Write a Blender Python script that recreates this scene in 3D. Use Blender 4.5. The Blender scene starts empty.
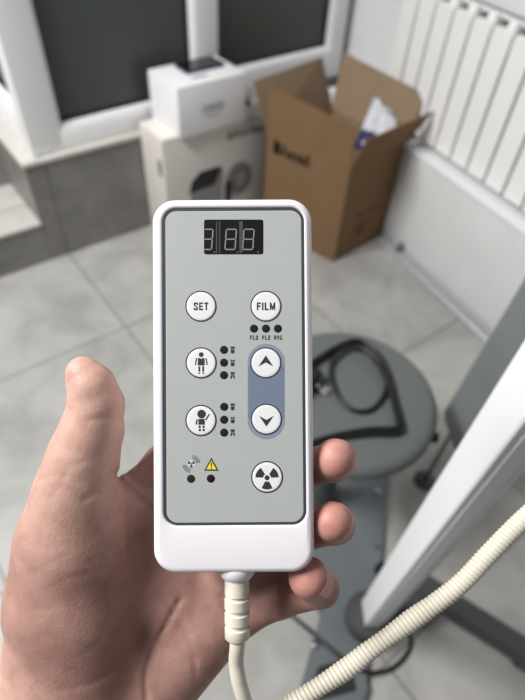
import bpy, bmesh, math, random
import numpy as np
from mathutils import Vector, Matrix, noise as mnoise
random.seed(4)
C = bpy.context.scene.collection
PI = math.pi

# ------------------------------------------------------------------ camera
F = 526.0; CX, CY = 262.5, 350.0; H = 1.25
def ray(x, y): return np.array([(x - CX) / F, -(y - CY) / F, -1.0])
def nrm(v): return v / np.linalg.norm(v)
Zc = -nrm(ray(228, 830))
Xc = ray(1250, -157); Xc = nrm(Xc - Zc * Xc.dot(Zc))
Yc = np.cross(Zc, Xc)
R = np.array([Xc, Yc, Zc])                    # camera -> world
O = np.array([0, 0, H])
def wray(x, y): return R @ ray(x, y)
def at_z(x, y, z=0.0):                        # point on a horizontal level
    d = wray(x, y); return O + d * ((z - H) / d[2])
def at_d(x, y, d): return O + R @ (ray(x, y) * d)
CAM = Matrix([[*R[0], 0], [*R[1], 0], [*R[2], H], [0, 0, 0, 1]])

cam = bpy.data.cameras.new('camera'); co = bpy.data.objects.new('camera', cam); C.objects.link(co)
co.matrix_world = CAM
cam.sensor_fit = 'VERTICAL'; cam.sensor_height = 36.0; cam.sensor_width = 27.0
cam.lens = F / 700 * 36.0; cam.clip_start = 0.01; cam.clip_end = 50
cam.dof.use_dof = True; cam.dof.focus_distance = 0.226; cam.dof.aperture_fstop = 8.2
bpy.context.scene.camera = co

# ------------------------------------------------------------------ materials
def lin(c):
    return tuple(((v / 255) / 12.92 if v / 255 <= 0.04045 else ((v / 255 + 0.055) / 1.055) ** 2.4) for v in c) + (1.0,)
def mat(name, col, rough=0.5, var=0.0, scale=20.0, bump=0.0, bscale=200.0, metal=0.0, spec=0.5, coat=0.0, col2=None):
    m = bpy.data.materials.new(name); m.use_nodes = True
    nt = m.node_tree; b = nt.nodes['Principled BSDF']
    b.inputs['Roughness'].default_value = rough
    b.inputs['Metallic'].default_value = metal
    b.inputs['Specular IOR Level'].default_value = spec
    b.inputs['Coat Weight'].default_value = coat
    tc = nt.nodes.new('ShaderNodeTexCoord')
    n = nt.nodes.new('ShaderNodeTexNoise'); n.inputs['Scale'].default_value = scale; n.inputs['Detail'].default_value = 5
    nt.links.new(tc.outputs['Object'], n.inputs['Vector'])
    r = nt.nodes.new('ShaderNodeValToRGB')
    a = lin(col)
    if col2 is None:
        c0 = tuple(v * (1 - var) for v in a[:3]) + (1,); c1 = tuple(min(1, v * (1 + var)) for v in a[:3]) + (1,)
    else: c0, c1 = a, lin(col2)
    r.color_ramp.elements[0].color = c0; r.color_ramp.elements[0].position = 0.3
    r.color_ramp.elements[1].color = c1; r.color_ramp.elements[1].position = 0.7
    nt.links.new(n.outputs['Fac'], r.inputs['Fac']); nt.links.new(r.outputs['Color'], b.inputs['Base Color'])
    if bump:
        n2 = nt.nodes.new('ShaderNodeTexNoise'); n2.inputs['Scale'].default_value = bscale; n2.inputs['Detail'].default_value = 3
        nt.links.new(tc.outputs['Object'], n2.inputs['Vector'])
        bp = nt.nodes.new('ShaderNodeBump'); bp.inputs['Strength'].default_value = bump; bp.inputs['Distance'].default_value = 0.002
        nt.links.new(n2.outputs['Fac'], bp.inputs['Height']); nt.links.new(bp.outputs['Normal'], b.inputs['Normal'])
    return m

def tile_mat(name, tile, tile2, grout, ox, oy, bw, bh, vertical=False):
    m = bpy.data.materials.new(name); m.use_nodes = True
    nt = m.node_tree; b = nt.nodes['Principled BSDF']; b.inputs['Roughness'].default_value = 0.42
    tc = nt.nodes.new('ShaderNodeTexCoord')
    mp = nt.nodes.new('ShaderNodeMapping'); mp.inputs['Location'].default_value = (-ox, -oy, 0)
    if vertical: mp.inputs['Rotation'].default_value = (-PI / 2, 0, 0)
    nt.links.new(tc.outputs['Object'], mp.inputs['Vector'])
    br = nt.nodes.new('ShaderNodeTexBrick'); br.offset = 0; br.squash = 1
    br.inputs['Scale'].default_value = 1; br.inputs['Mortar Size'].default_value = 0.0028; br.inputs['Mortar Smooth'].default_value = 0.2
    br.inputs['Brick Width'].default_value = bw; br.inputs['Row Height'].default_value = bh
    nt.links.new(mp.outputs['Vector'], br.inputs['Vector'])
    n = nt.nodes.new('ShaderNodeTexNoise'); n.inputs['Scale'].default_value = 5.5; n.inputs['Detail'].default_value = 7; n.inputs['Roughness'].default_value = 0.62
    n.inputs['Distortion'].default_value = 0.6
    nt.links.new(tc.outputs['Object'], n.inputs['Vector'])
    r = nt.nodes.new('ShaderNodeValToRGB')
    r.color_ramp.elements[0].color = lin(tile); r.color_ramp.elements[0].position = 0.33
    r.color_ramp.elements[1].color = lin(tile2); r.color_ramp.elements[1].position = 0.68
    nt.links.new(n.outputs['Fac'], r.inputs['Fac'])
    for k in ('Color1', 'Color2'): nt.links.new(r.outputs['Color'], br.inputs[k])
    br.inputs['Mortar'].default_value = lin(grout)
    nt.links.new(br.outputs['Color'], b.inputs['Base Color'])
    bp = nt.nodes.new('ShaderNodeBump'); bp.inputs['Strength'].default_value = 0.3; bp.inputs['Distance'].default_value = 0.002; bp.invert = True
    nt.links.new(br.outputs['Fac'], bp.inputs['Height']); nt.links.new(bp.outputs['Normal'], b.inputs['Normal'])
    return m

M = dict(
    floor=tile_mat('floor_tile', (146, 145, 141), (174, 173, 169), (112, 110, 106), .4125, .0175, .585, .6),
    step=tile_mat('shaded_step_tile', (112, 110, 107), (140, 138, 135), (90, 88, 85), .4125, -0.2, .585, .9, True),  # floor tile again, colour darkened to stand for shade on upright faces
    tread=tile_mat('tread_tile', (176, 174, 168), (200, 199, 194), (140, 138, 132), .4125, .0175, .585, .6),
    sill=mat('sill_stone', (196, 194, 187), .45, .06, 30),
    wall=mat('wall_paint', (228, 228, 228), .7, .02, 6, .04, 300),
    ledge=mat('ledge_paint', (214, 215, 215), .55, .03, 9),
    pvc=mat('white_plastic_frame', (236, 237, 238), .32, .012, 6),
    gasket=mat('black_rubber', (22, 22, 22), .6),
    glass=mat('frosted_dark_glass', (70, 75, 71), .38, .05, 3, .03, 500, spec=.35),
    alu=mat('anodised_aluminium', (176, 176, 180), .4, .05, 40, metal=.25),
    aludark=mat('dark_channel', (70, 70, 72), .5),
    radiator=mat('radiator_enamel', (238, 238, 237), .3, .01, 8),
    radrear=mat('radiator_gap_shade', (92, 92, 96), .6),  # dark grey paints the shade seen in the gaps behind the fins
    cardboard=mat('cardboard', (120, 95, 69), .85, .05, 14, .15, 240, spec=.2),
    cardin=mat('cardboard_inside', (142, 122, 100), .88, .05, 14, .1, 240, spec=.2),
    cardink=mat('cardboard_ink', (34, 27, 20), .8, spec=.2),
    cardfaint=mat('cardboard_faint_ink', (92, 66, 42), .85, spec=.2),
    bag=mat('white_polythene', (212, 214, 220), .3, .05, 30, spec=.5),
    bagblue=mat('blue_print', (46, 50, 92), .4),
    bagdark=mat('grey_print', (84, 86, 96), .4),
    whitebox=mat('white_card', (228, 228, 230), .5, .012, 9),
    cambox=mat('off_white_card', (206, 201, 196), .55, .02, 7),
    camside=mat('off_white_card_side', (222, 218, 211), .55, .02, 7),
    printblack=mat('black_print', (24, 25, 28), .4),
    printgrey=mat('grey_box_print', (104, 104, 108), .5),
    printmid=mat('mid_grey_print', (136, 136, 138), .5),
    gloss=mat('black_gloss', (14, 16, 22), .12, spec=.5),
    glossedge=mat('navy_edge', (40, 48, 84), .3),
    seat=mat('grey_vinyl', (90, 95, 95), .5, .04, 12, .12, 700),
    slab=mat('grey_upholstery', (118, 124, 126), .55, .04, 12, .12, 700),
    greymetal=mat('grey_painted_metal', (96, 102, 106), .45, .05, 18),
    darkmetal=mat('dark_grey_metal', (62, 65, 66), .45, .06, 18),
    chrome=mat('chrome', (150, 150, 150), .35, metal=1.0),
    brass=mat('brass_fitting', (120, 96, 60), .35, metal=.8),
    blackrubber=mat('black_cord', (18, 19, 20), .42, .05, 60),
    white_arm=mat('white_powder_coat', (232, 233, 236), .35, .01, 10),
    arm_grey=mat('grey_powder_coat', (206, 208, 212), .4, .01, 10),
    cream=mat('cream_rubber', (212, 206, 191), .42, .03, 60, .05, 900),
    cream2=mat('cream_boot', (216, 211, 196), .45, .03, 60, .05, 900),
    casing=mat('white_abs', (232, 229, 233), .38, .008, 30, .02, 2500),
    panel=mat('grey_membrane', (172, 176, 174), .42, .012, 60, .03, 2500),
    border=mat('dark_slate_border', (58, 64, 72), .5),
    panellight=mat('pale_inner_line', (196, 200, 200), .45),
    ink=mat('slate_ink', (44, 46, 56), .55),
    inkgrey=mat('grey_ink', (118, 120, 124), .55),
    keywhite=mat('white_key', (226, 228, 228), .4, .01, 60),
    keyblue=mat('blue_grey_field', (132, 140, 158), .45),
    keyblue2=mat('deep_blue_grey_field', (112, 123, 142), .45),
    led=mat('dark_green_lens', (20, 34, 22), .6, spec=.2),
    ledred=mat('dark_red_lens', (30, 16, 20), .6, spec=.2),
    ledamber=mat('dark_olive_lens', (38, 38, 24), .6, spec=.2),
    display=mat('display_black', (16, 17, 18), .3),
    segment=mat('unlit_segment', (128, 130, 130), .5),
    divider=mat('display_divider', (62, 64, 64), .5),
    dot=mat('display_dot', (92, 94, 94), .5),
    yellow=mat('warning_yellow', (236, 214, 52), .5),
)

# ------------------------------------------------------------------ mesh helpers
def obj(name, bm, m=None, parent=None, smooth=True, angle=40):
    me = bpy.data.meshes.new(name)
    bmesh.ops.recalc_face_normals(bm, faces=bm.faces[:])
    bm.to_mesh(me); bm.free()
    if m: me.materials.append(m)
    o = bpy.data.objects.new(name, me); C.objects.link(o)
    if parent: o.parent = parent
    if smooth and len(me.polygons):
        me.polygons.foreach_set('use_smooth', [True] * len(me.polygons))
        try: me.set_sharp_from_angle(angle=math.radians(angle))
        except Exception: pass
    return o
def empty(name, loc=(0, 0, 0), rot=None):
    o = bpy.data.objects.new(name, None); C.objects.link(o); o.empty_display_size = .02
    o.matrix_world = Matrix.Translation(Vector(loc)) @ (rot.to_4x4() if rot else Matrix.Identity(4))
    return o
def tag(o, label, cat, group=None):
    o['label'] = label; o['category'] = cat; o['kind'] = 'thing'
    if group: o['group'] = group
    return o
def struct(o):
    o['kind'] = 'structure'; return o
def BM(): return bmesh.new()
def loft(bm, loops, cap0=True, cap1=True, close=True):
    vs = [[bm.verts.new(Vector(p)) for p in L] for L in loops]
    n = len(vs[0])
    for a, b in zip(vs, vs[1:]):
        for i in range(n if close else n - 1):
            j = (i + 1) % n
            bm.faces.new((a[i], a[j], b[j], b[i]))
    if cap0: bm.faces.new(vs[0][::-1])
    if cap1: bm.faces.new(vs[-1])
    return vs
def rrect(w, h, r, z=0.0, cx=0.0, cy=0.0, n=6):
    r = min(r, w / 2 - 1e-6, h / 2 - 1e-6); out = []
    for k, (sx, sy) in enumerate(((1, 1), (-1, 1), (-1, -1), (1, -1))):
        for i in range(n + 1):
            a = (k + i / n) * PI / 2
            out.append((cx + sx * (w / 2 - r) + r * math.cos(a), cy + sy * (h / 2 - r) + r * math.sin(a), z))
    return out
def circ(r, z=0.0, cx=0.0, cy=0.0, n=28):
    return [(cx + r * math.cos(2 * PI * i / n), cy + r * math.sin(2 * PI * i / n), z) for i in range(n)]
def box(bm, lo, hi, bev=0.0, seg=2, M4=None):
    lo = Vector(lo); hi = Vector(hi)
    ge = bmesh.ops.create_cube(bm, size=1.0)
    vs = ge['verts']; c = (lo + hi) / 2; s = hi - lo
    for v in vs: v.co = Vector((v.co.x * s.x, v.co.y * s.y, v.co.z * s.z)) + c
    if M4 is not None:
        for v in vs: v.co = M4 @ v.co
    if bev:
        es = list({e for v in vs for e in v.link_edges})
        bmesh.ops.bevel(bm, geom=es, offset=bev, segments=seg, affect='EDGES', profile=.6)
def slab(bm, q, th, bev=0.0):
    q = [Vector(p) for p in q]; n = (q[1] - q[0]).cross(q[3] - q[0]).normalized() * th
    vs = [bm.verts.new(p) for p in q] + [bm.verts.new(p + n) for p in q]
    for f in ((0, 1, 2, 3), (7, 6, 5, 4), (0, 4, 5, 1), (1, 5, 6, 2), (2, 6, 7, 3), (3, 7, 4, 0)):
        bm.faces.new([vs[i] for i in f])
    if bev:
        bmesh.ops.bevel(bm, geom=list({e for v in vs for e in v.link_edges}), offset=bev, segments=2, affect='EDGES')
def prism(bm, pts, z0, z1):
    loft(bm, [[(x, y, z0) for x, y in pts], [(x, y, z1) for x, y in pts]])
def catmull(pts, n=8):
    P = [np.array(p, float) for p in pts]; P = [2 * P[0] - P[1]] + P + [2 * P[-1] - P[-2]]; out = []
    for i in range(1, len(P) - 2):
        a, b, c, d = P[i - 1:i + 3]
        for k in range(n):
            t = k / n
            out.append(.5 * ((2 * b) + (c - a) * t + (2 * a - 5 * b + 4 * c - d) * t * t + (3 * b - a - 3 * c + d) * t ** 3))
    out.append(P[-2]); return out
def frames(P):
    out = []; up = None
    for i in range(len(P)):
        t = P[min(i + 1, len(P) - 1)] - P[max(i - 1, 0)]; t = t / (np.linalg.norm(t) + 1e-12)
        if up is None:
            up = np.array([0, 0, 1.0]) if abs(t[2]) < .9 else np.array([1.0, 0, 0])
        u = up - t * up.dot(t); u /= np.linalg.norm(u); up = u
        out.append((t, u, np.cross(t, u)))
    return out
def tube(bm, P, r, n=10, cap=True):
    fr = frames(P); loops = []
    for i, (p, (t, u, v)) in enumerate(zip(P, fr)):
        rr = r[i] if hasattr(r, '__len__') else r
        loops.append([p + rr * (u * math.cos(2 * PI * k / n) + v * math.sin(2 * PI * k / n)) for k in range(n)])
    loft(bm, loops, cap, cap)
def lathe(bm, prof, n=48, c=(0, 0, 0)):
    loops = [circ(max(r, 1e-5), z + c[2], c[0], c[1], n) for r, z in prof]
    loft(bm, loops)
def text_mesh(name, s, w, h, m, parent, loc, rot=None, depth=.00006, bold=0.0, thick_axis=None):
    cu = bpy.data.curves.new(name, 'FONT'); cu.body = s; cu.size = 1; cu.offset = bold; cu.extrude = .01; cu.resolution_u = 4
    t = bpy.data.objects.new(name + '_source', cu); C.objects.link(t)
    dg = bpy.context.evaluated_depsgraph_get()
    me = bpy.data.meshes.new_from_object(t.evaluated_get(dg)); me.name = name
    bpy.data.objects.remove(t); bpy.data.curves.remove(cu)
    V = np.array([v.co[:] for v in me.vertices]); lo, hi = V.min(0), V.max(0)
    sc = np.array([w, h, depth]) / np.maximum(hi - lo, 1e-9)
    V = (V - (lo + hi) / 2) * sc
    for v, p in zip(me.vertices, V): v.co = p
    me.materials.clear(); me.materials.append(m)
    o = bpy.data.objects.new(name, me); C.objects.link(o)
    if parent: o.parent = parent
    o.matrix_local = Matrix.Translation(Vector(loc)) @ (rot.to_4x4() if rot else Matrix.Identity(4))
    return o

# ------------------------------------------------------------------ the setting
bm = BM(); box(bm, (-2.2, -2.2, -.05), (3.2, 3.4, 0)); struct(obj('floor', bm, M['floor'], smooth=False))
YW = 1.684                                         # face of the tiled plinth under the window
XS = .36                                           # left end of the plinth, where the steps go up
bm = BM(); box(bm, (XS, YW, 0), (1.60, YW + .24, .365)); struct(obj('wall_back_lower', bm, M['step'], smooth=False))
bm = BM(); box(bm, (XS - .012, YW + .0, 0), (XS - .0005, 3.2, .365)); struct(obj('wall_step_side', bm, M['step'], smooth=False))
bm = BM(); box(bm, (XS - .018, YW - .008, .3655), (1.60, YW + .3, .3815), .004); box(bm, (XS - .018, YW + .3, .3655), (XS + .25, 3.2, .3815), .004)
struct(obj('trim_1', bm, M['sill']))
bm = BM(); box(bm, (-2.2, YW, 0), (XS - .013, YW + .6, .15)); struct(obj('wall_step_riser', bm, M['step'], smooth=False))
bm = BM(); box(bm, (-2.2, YW - .008, .1505), (XS - .013, YW + .30, .163), .004); struct(obj('floor_step_tread', bm, M['tread']))
bm = BM(); box(bm, (-2.2, YW + .3005, .151), (XS - .013, YW + .34, .352)); struct(obj('wall_upper_riser', bm, M['step'], smooth=False))
bm = BM(); box(bm, (-2.2, YW + .292, .3525), (XS - .013, 3.2, .3655), .003); struct(obj('floor_landing', bm, M['tread']))

def bar(bm, a, b, d0, d1, axis='y'): box(bm, a, b, .006)
def window(name, x0, x1, z0, z1, panes, parent_rot=None, loc=(0, 0, 0)):
    """local x along the wall, y into the wall, z up"""
    w = empty(name, loc, parent_rot); struct(w)
    D = .07
    bm = BM()
    xs = [x0] + [e for p in panes for e in p[:2]] + [x1]
    for i in range(0, len(xs), 2): box(bm, (xs[i] , 0, z0), (xs[i + 1], D, z1), .006)
    for pz in panes:
        box(bm, (pz[0] - .004, .001, z0), (pz[1] + .004, D - .001, pz[2]), .006)
        box(bm, (pz[0] - .004, .001, pz[3]), (pz[1] + .004, D - .001, z1), .006)
    obj('window_frame', bm, M['pvc'], w)
    for p in panes:
        a, b, c, d = p
        bm = BM(); i = .016
        def ring(ins, y): return [(a + ins, y, c + ins), (b - ins, y, c + ins), (b - ins, y, d - ins), (a + ins, y, d - ins)]
        loft(bm, [ring(-.002, .010), ring(-.002, .004), ring(.004, .004), ring(i, .022), ring(i, .036)], False, False)
        obj('glazing_bead', bm, M['pvc'], w, angle=20)
        bm = BM(); loft(bm, [ring(i - .001, .0215), ring(i + .005, .0245), ring(i + .005, .036)], False, False); obj('gasket', bm, M['gasket'], w, angle=20)
        bm = BM(); box(bm, (a, .034, c), (b, .040, d)); obj('pane', bm, M['glass'], w, smooth=False)
    return w
w1 = window('window_1', .387, 1.742, .382, 2.1, [(.490, 1.020, .446, 2.0), (1.108, 1.672, .490, 2.0)], Matrix.Rotation(.028, 3, 'Z'), (0, 1.682, 0))
rz = Matrix.Rotation(PI / 2, 3, 'Z') @ Matrix.Rotation(0, 3, 'X')
# side return of the bay: local x runs back along world +y, local y points to +x
w2 = window('window_2', .0, 1.3, .382, 2.1, [(.006, 1.2, .492, 2.0)], None, (0, 0, 0))
w2.matrix_world = Matrix(((0, 1, 0, .393), (1, 0, 0, 1.756), (0, 0, 1, 0), (0, 0, 0, 1)))
# hardware clip at the window's lower corner
bm = BM(); 
for dx in (0, .03): box(bm, (.40 + dx, -.003, .388), (.415 + dx, .003, .400), .002)
obj('drain_cap', bm, M['arm_grey'], w1)

# right wall: its own slightly skewed direction
A = np.array([1.4675, 1.1125, 0]); T = nrm(np.array([.1616, .9869, 0])); B = np.array([T[1], -T[0], 0])
WR = Matrix(((T[0], B[0], 0, A[0]), (T[1], B[1], 0, A[1]), (0, 0, 1, 0), (0, 0, 0, 1)))   # local x = s, y = into the wall
def wallobj(name, bm, m, **k):
    o = obj(name, bm, m, **k); o.matrix_world = WR; return o
bm = BM(); box(bm, (-2.6, .215, 0), (.72, .27, 2.4)); struct(wallobj('wall_right', bm, M['wall'], smooth=False))
bm = BM(); box(bm, (-2.6, .05, 0), (.553, .2145, .37), .006); struct(wallobj('wall_right_ledge', bm, M['ledge']))
bm = BM(); box(bm, (-2.6, .044, .3705), (.553, .2145, .384), .004); struct(wallobj('trim_2', bm, M['pvc']))
bm = BM()
prof = [(0, 0), (0, .012), (.004, .016), (.016, .016), (.018, .010), (.024, .010), (.026, .018), (.038, .018), (.040, .004), (.040, 0)]
loft(bm, [[(s, y, z + .0002) for y, z in prof] for s in (-2.6, -.01)])
struct(wallobj('baseboard_right', bm, M['alu'], angle=20))
bm = BM(); box(bm, (-2.6, .0405, .0002), (-.01, .0495, .006)); struct(wallobj('trim_3', bm, M['aludark'], smooth=False))
bm = BM(); box(bm, (-.122, .012, .017), (-.098, .042, .030), .004); box(bm, (-.115, .02, .034), (-.105, .034, .055), .003)
tag(wallobj('cable_clip', bm, M['printgrey']), 'small dark clip on the grey metal floor trunking below the white ledge', 'clip')

# ------------------------------------------------------------------ radiator
rad = empty('radiator'); rad.matrix_world = WR
tag(rad, 'white sectional radiator with vertical fins on the right wall above the ledge', 'radiator')
Z0, Z1, P0, PITCH = .400, .800, .100, .0815
def section_bm(s):
    bm = BM()
    hw = .0362; n = 8
    out = [(-hw, Z0), (hw, Z0)]                          # flat front plate with rounded shoulders
    for k in range(n + 1):
        a = k / n * PI / 2; out.append((hw - .016 + .016 * math.cos(a), Z1 - .010 + .016 * math.sin(a)))
    for k in range(n + 1):
        a = k / n * PI / 2; out.append((-hw + .016 - .016 * math.sin(a), Z1 - .010 + .016 * math.cos(a)))
    loft(bm, [[(s + x * kx, y, (z - Z0) * kz + Z0) for x, z in out] for y, kx, kz in ((.110, 1, .998), (.1015, 1, .998), (.100, .97, .995))])
    return bm
def inner_bm(s):                                        # waterways, webs and heads behind the plate
    bm = BM()
    loft(bm, [rrect(.034, .036, .014, z, s, .140) for z in (Z1 - .10, Z1 + .012)] + [rrect(.024, .026, .010, Z1 + .020, s, .140)])
    box(bm, (s - .006, .1105, Z0 + .01), (s + .006, .196, Z1 + .004), .002)
    box(bm, (s - .0407, .164, Z1 + .006), (s + .0407, .168, Z1 + .018), .001)
    for zz in (Z0 + .05, Z1 - .06):
        tube(bm, [np.array([s - .0407, .142, zz]), np.array([s + .0407, .142, zz])], .02, 14)
    return bm
def rear_bm(s):
    bm = BM(); box(bm, (s - .0405, .1965, Z0 + .01), (s + .0405, .203, Z1 + .014), .001); return bm
for k in range(-1, 13):
    
    sx_ = P0 + .0405 - PITCH * k
    fn_ = obj('fin', section_bm(sx_), M['radiator'], rad, angle=25)
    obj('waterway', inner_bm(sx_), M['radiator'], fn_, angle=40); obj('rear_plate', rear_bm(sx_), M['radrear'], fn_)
bm = BM()
bm.free()
for s in (.1, -.7):
    bm = BM(); box(bm, (s - .015, .2035, Z0 + .05), (s + .015, .2145, Z0 + .08), .002); obj('bracket', bm, M['radiator'], rad)

# ------------------------------------------------------------------ boxes below the window
def front_text(name, s, w, h, m, parent, c, xdir, zdir, bold=0.0, depth=.0004):
    xd = Vector(xdir).normalized(); n = xd.cross(Vector(zdir)).normalized(); zd = n.cross(xd)
    r = Matrix((xd, zd, n)).transposed()
    return text_mesh(name, s, w, h, m, parent, c, r, depth, bold)
def flat_on(name, pts, m, parent, c, xdir, zdir, depth=.0006):
    xd = Vector(xdir).normalized(); n = xd.cross(Vector(zdir)).normalized(); zd = n.cross(xd)
    bm = BM(); c = Vector(c)
    loft(bm, [[c + xd * x + zd * y + n * z for x, y in pts] for z in (0, depth)])
    return obj(name, bm, m, parent)
def ell(rx, ry, cx=0, cy=0, n=28): return [(cx + rx * math.cos(2 * PI * i / n), cy + ry * math.sin(2 * PI * i / n)) for i in range(n)]

cb = empty('product_box', (.757, 1.519, 0)); tag(cb, 'tall off-white retail box printed with a security camera, standing under the window', 'box')
bm = BM(); box(bm, (0, 0, 0), (.437, .160, .418), .003); obj('box_body', bm, M['cambox'], cb)
bm = BM(); box(bm, (.001, .001, .4182), (.436, .159, .422), .0015); obj('lid_flap', bm, M['camside'], cb)
X, Zd = (1, 0, 0), (0, 0, 1)
front_text('lettering', 'BiWoo Haxo', .165, .028, M['printblack'], cb, (.345, -.0006, .372), X, Zd, .012)
flat_on('camera_picture', [(-.07, -.15), (.06, -.15), (.066, -.03), (.056, .004), (-.03, .004), (-.08, -.06)], M['printmid'], cb, (.175, -.0002, .268), X, Zd)
flat_on('lens_picture', [(-.078, -.070), (.030, -.066), (.062, -.012), (.056, .0), (-.03, .0), (-.065, -.026)], M['printblack'], cb, (.170, -.0009, .268), X, Zd)
k = flat_on('knob_picture', ell(.062, .072), M['printmid'], cb, (.314, -.0002, .192), X, Zd)
flat_on('knob_ring', ell(.046, .054), M['printgrey'], cb, (.319, -.0009, .192), X, Zd)
flat_on('knob_centre', ell(.028, .034), M['printmid'], cb, (.322, -.0016, .192), X, Zd)
flat_on('knob_shade', [(-.016, -.07), (.012, -.07), (.016, .0), (.0, .03), (-.016, .01)], M['printblack'], cb, (.264, -.0012, .178), X, Zd)
flat_on('side_slot', [(-.012, -.03), (.012, -.03), (.012, .03), (-.012, .03)], M['printgrey'], cb, (-.0001, .03, .31), (0, -1, 0), Zd)

sb = empty('small_box', (.815, 1.497, .4222), Matrix.Rotation(.02, 3, 'Z')); tag(sb, 'small white cube box on top of the printed retail box', 'box')
bm = BM(); box(bm, (0, 0, 0), (.268, .184, .155), .003); obj('box_body', bm, M['whitebox'], sb)
bm = BM(); box(bm, (.001, .001, .1552), (.267, .183, .159), .0015); obj('lid_flap', bm, M['whitebox'], sb)
front_text('lettering', 'COOOO', .085, .024, M['printblack'], sb, (.132, -.0006, .076), X, Zd, .01)
flat_on('caption_line', [(-.03, -.002), (.03, -.002), (.03, .002), (-.03, .002)], M['printmid'], sb, (.135, -.0004, .050), X, Zd)
flat_on('top_label', rrect(.06, .014, .006)and [(p[0], p[1]) for p in rrect(.062, .016, .007)], M['printmid'], sb, (.115, .050, .1592), X, (0, 1, 0), .0005)
ph = empty('phone', (.976, 1.622, .5818), Matrix.Rotation(.02, 3, 'Z')); tag(ph, 'small black glossy phone lying on top of the white cube box', 'phone')
bm = BM(); loft(bm, [rrect(.150, .085, .008, z) for z in (0, .007)]); obj('phone_body', bm, M['glossedge'], ph)
bm = BM(); loft(bm, [rrect(.147, .080, .008, z, 0, .002) for z in (.0071, .009)]); obj('screen', bm, M['gloss'], ph)

# dark lead tucked behind the cube box
P = [np.array(p) for p in ((1.105, 1.64, .4285), (1.135, 1.60, .4285), (1.165, 1.60, .4285), (1.178, 1.635, .4285), (1.150, 1.665, .4290), (1.110, 1.655, .4385), (1.125, 1.615, .4400), (1.160, 1.620, .4395))]
o_ = P[0].copy(); bm = BM(); tube(bm, [p - o_ for p in catmull(P, 8)], .006, 10)
ld = obj('black_cable', bm, M['blackrubber'], None, angle=180); ld.location = o_; tag(ld, 'small coil of black lead on the retail box, right of the white cube box', 'cable')
# ------------------------------------------------------------------ open carton
cart = empty('carton', (1.224, 1.10, 0)); tag(cart, 'large open brown cardboard carton with raised flaps beside the radiator', 'carton')
Fp, Rp, Bp, Lp = Vector((0, 0, 0)), Vector((.300, .031, 0)), Vector((.266, .392, 0)), Vector((-.090, .340, 0))
HC = .380; up = Vector((0, 0, HC))
def wallq(a, b): return [a, b, b + up, a + up]
for nm, a, b in (('side_panel', Lp, Fp), ('side_panel', Fp, Rp), ('side_panel', Rp, Bp), ('side_panel', Bp, Lp)):
    bm = BM(); slab(bm, wallq(a, b)[::1], -.004); obj(nm, bm, M['cardboard'], cart, smooth=False)
bm = BM(); slab(bm, [Fp, Rp, Bp, Lp], .004); obj('bottom_panel', bm, M['cardboard'], cart, smooth=False)
def flap(a, b, ta, tb):
    bm = BM(); slab(bm, [a + up, b + up, Vector(tb), Vector(ta)], -.004)
    o = obj('flap', bm, M['cardboard'], cart, smooth=False); o.data.materials.append(M['cardin'])
    fn = (b - a).cross(Vector(ta) - a - up).normalized()
    for p in o.data.polygons:
        if p.normal.dot(fn) < -.9: p.material_index = 1
    return o
flap(Lp, Fp, Lp + Vector((-.005, -.002, .553)), Fp + Vector((-.004, .004, .522)))
flap(Fp, Rp, Fp + Vector((.012, -.035, .495)), Rp + Vector((.035, -.055, .510)))
flap(Rp, Bp, Rp + Vector((.062, .012, .536)), Bp + Vector((.065, .04, .560)))
flap(Bp, Lp, Bp + Vector((-.055, .035, .565)), Lp + Vector((-.03, .055, .552)))
for o in [c for c in cart.children if c.name.startswith('side_panel')]:
    o.data.materials.append(M['cardin'])
    ctr = Vector((.12, .19, 0))
    for p in o.data.polygons:
        d = p.center - ctr; d.z = 0
        if p.normal.dot(d) < -.03: p.material_index = 1
dl = (Fp - Lp).normalized()
nl = dl.cross(Vector((0, 0, 1))).normalized()
pl = Lp + dl * .112 + Vector((0, 0, .352)) + nl * .0006
front_text('lettering', '\u25a0Asmedi', .160, .048, M['cardink'], cart, pl, dl, Zd, .03)
dr = (Rp - Fp).normalized(); nr_ = dr.cross(Vector((0, 0, 1))).normalized()
front_text('side_lettering', 'FRAGILE', .15, .020, M['cardfaint'], cart, Fp + dr * .16 + Vector((0, 0, .165)) + nr_ * .0006, dr, Zd, .02)
flat_on('handling_mark', [(-.02, -.025), (.02, -.025), (.026, .025), (.012, .025), (.006, -.008), (-.006, -.008), (-.012, .025), (-.026, .025)], M['cardfaint'], cart, Fp + dr * .13 + Vector((0, 0, .10)) + nr_ * .0004, dr, Zd)

# crumpled pouch in the carton
def pouch(w, h, th, seed):
    bm = BM(); nx, ny = 22, 32
    def side(s):
        g = []
        for j in range(ny + 1):
            row = []
            for i in range(nx + 1):
                u, v = i / nx * 2 - 1, j / ny * 2 - 1
                e = max(0, (1 - u ** 4)) * max(0, (1 - v ** 6))
                p = Vector((u * 3 + seed, v * 4, s * .3))
                z = s * th * e ** .6 * (.65 + .5 * mnoise.noise(p)) + .014 * mnoise.noise(Vector((u * 1.3 + seed, v * 2.1, 7))) + .008 * abs(mnoise.noise(Vector((u * 4 + v * 3, v * 2 - u, seed)))) 
                row.append(bm.verts.new((u * w / 2, v * h / 2, z)))
            g.append(row)
        for j in range(ny):
            for i in range(nx): bm.faces.new((g[j][i], g[j][i + 1], g[j + 1][i + 1], g[j + 1][i]))
    side(1); side(-1)
    bmesh.ops.remove_doubles(bm, verts=bm.verts[:], dist=1e-5)
    return bm
pc = Vector((1.375, 1.225, .385))
bx_ = (Vector(at_z(402, 122, .43)) - Vector(at_z(372, 150, .43))); 
yaxis = (Vector(at_z(385, 100, .46)) - Vector(at_z(357, 170, .33))).normalized()
zax = (Vector(O) - pc).normalized(); xax = yaxis.cross(zax).normalized(); zax = xax.cross(yaxis)
bag = empty('plastic_pouch', Vector(at_z(384, 128, .415)), Matrix((xax, yaxis, zax)).transposed())
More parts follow.
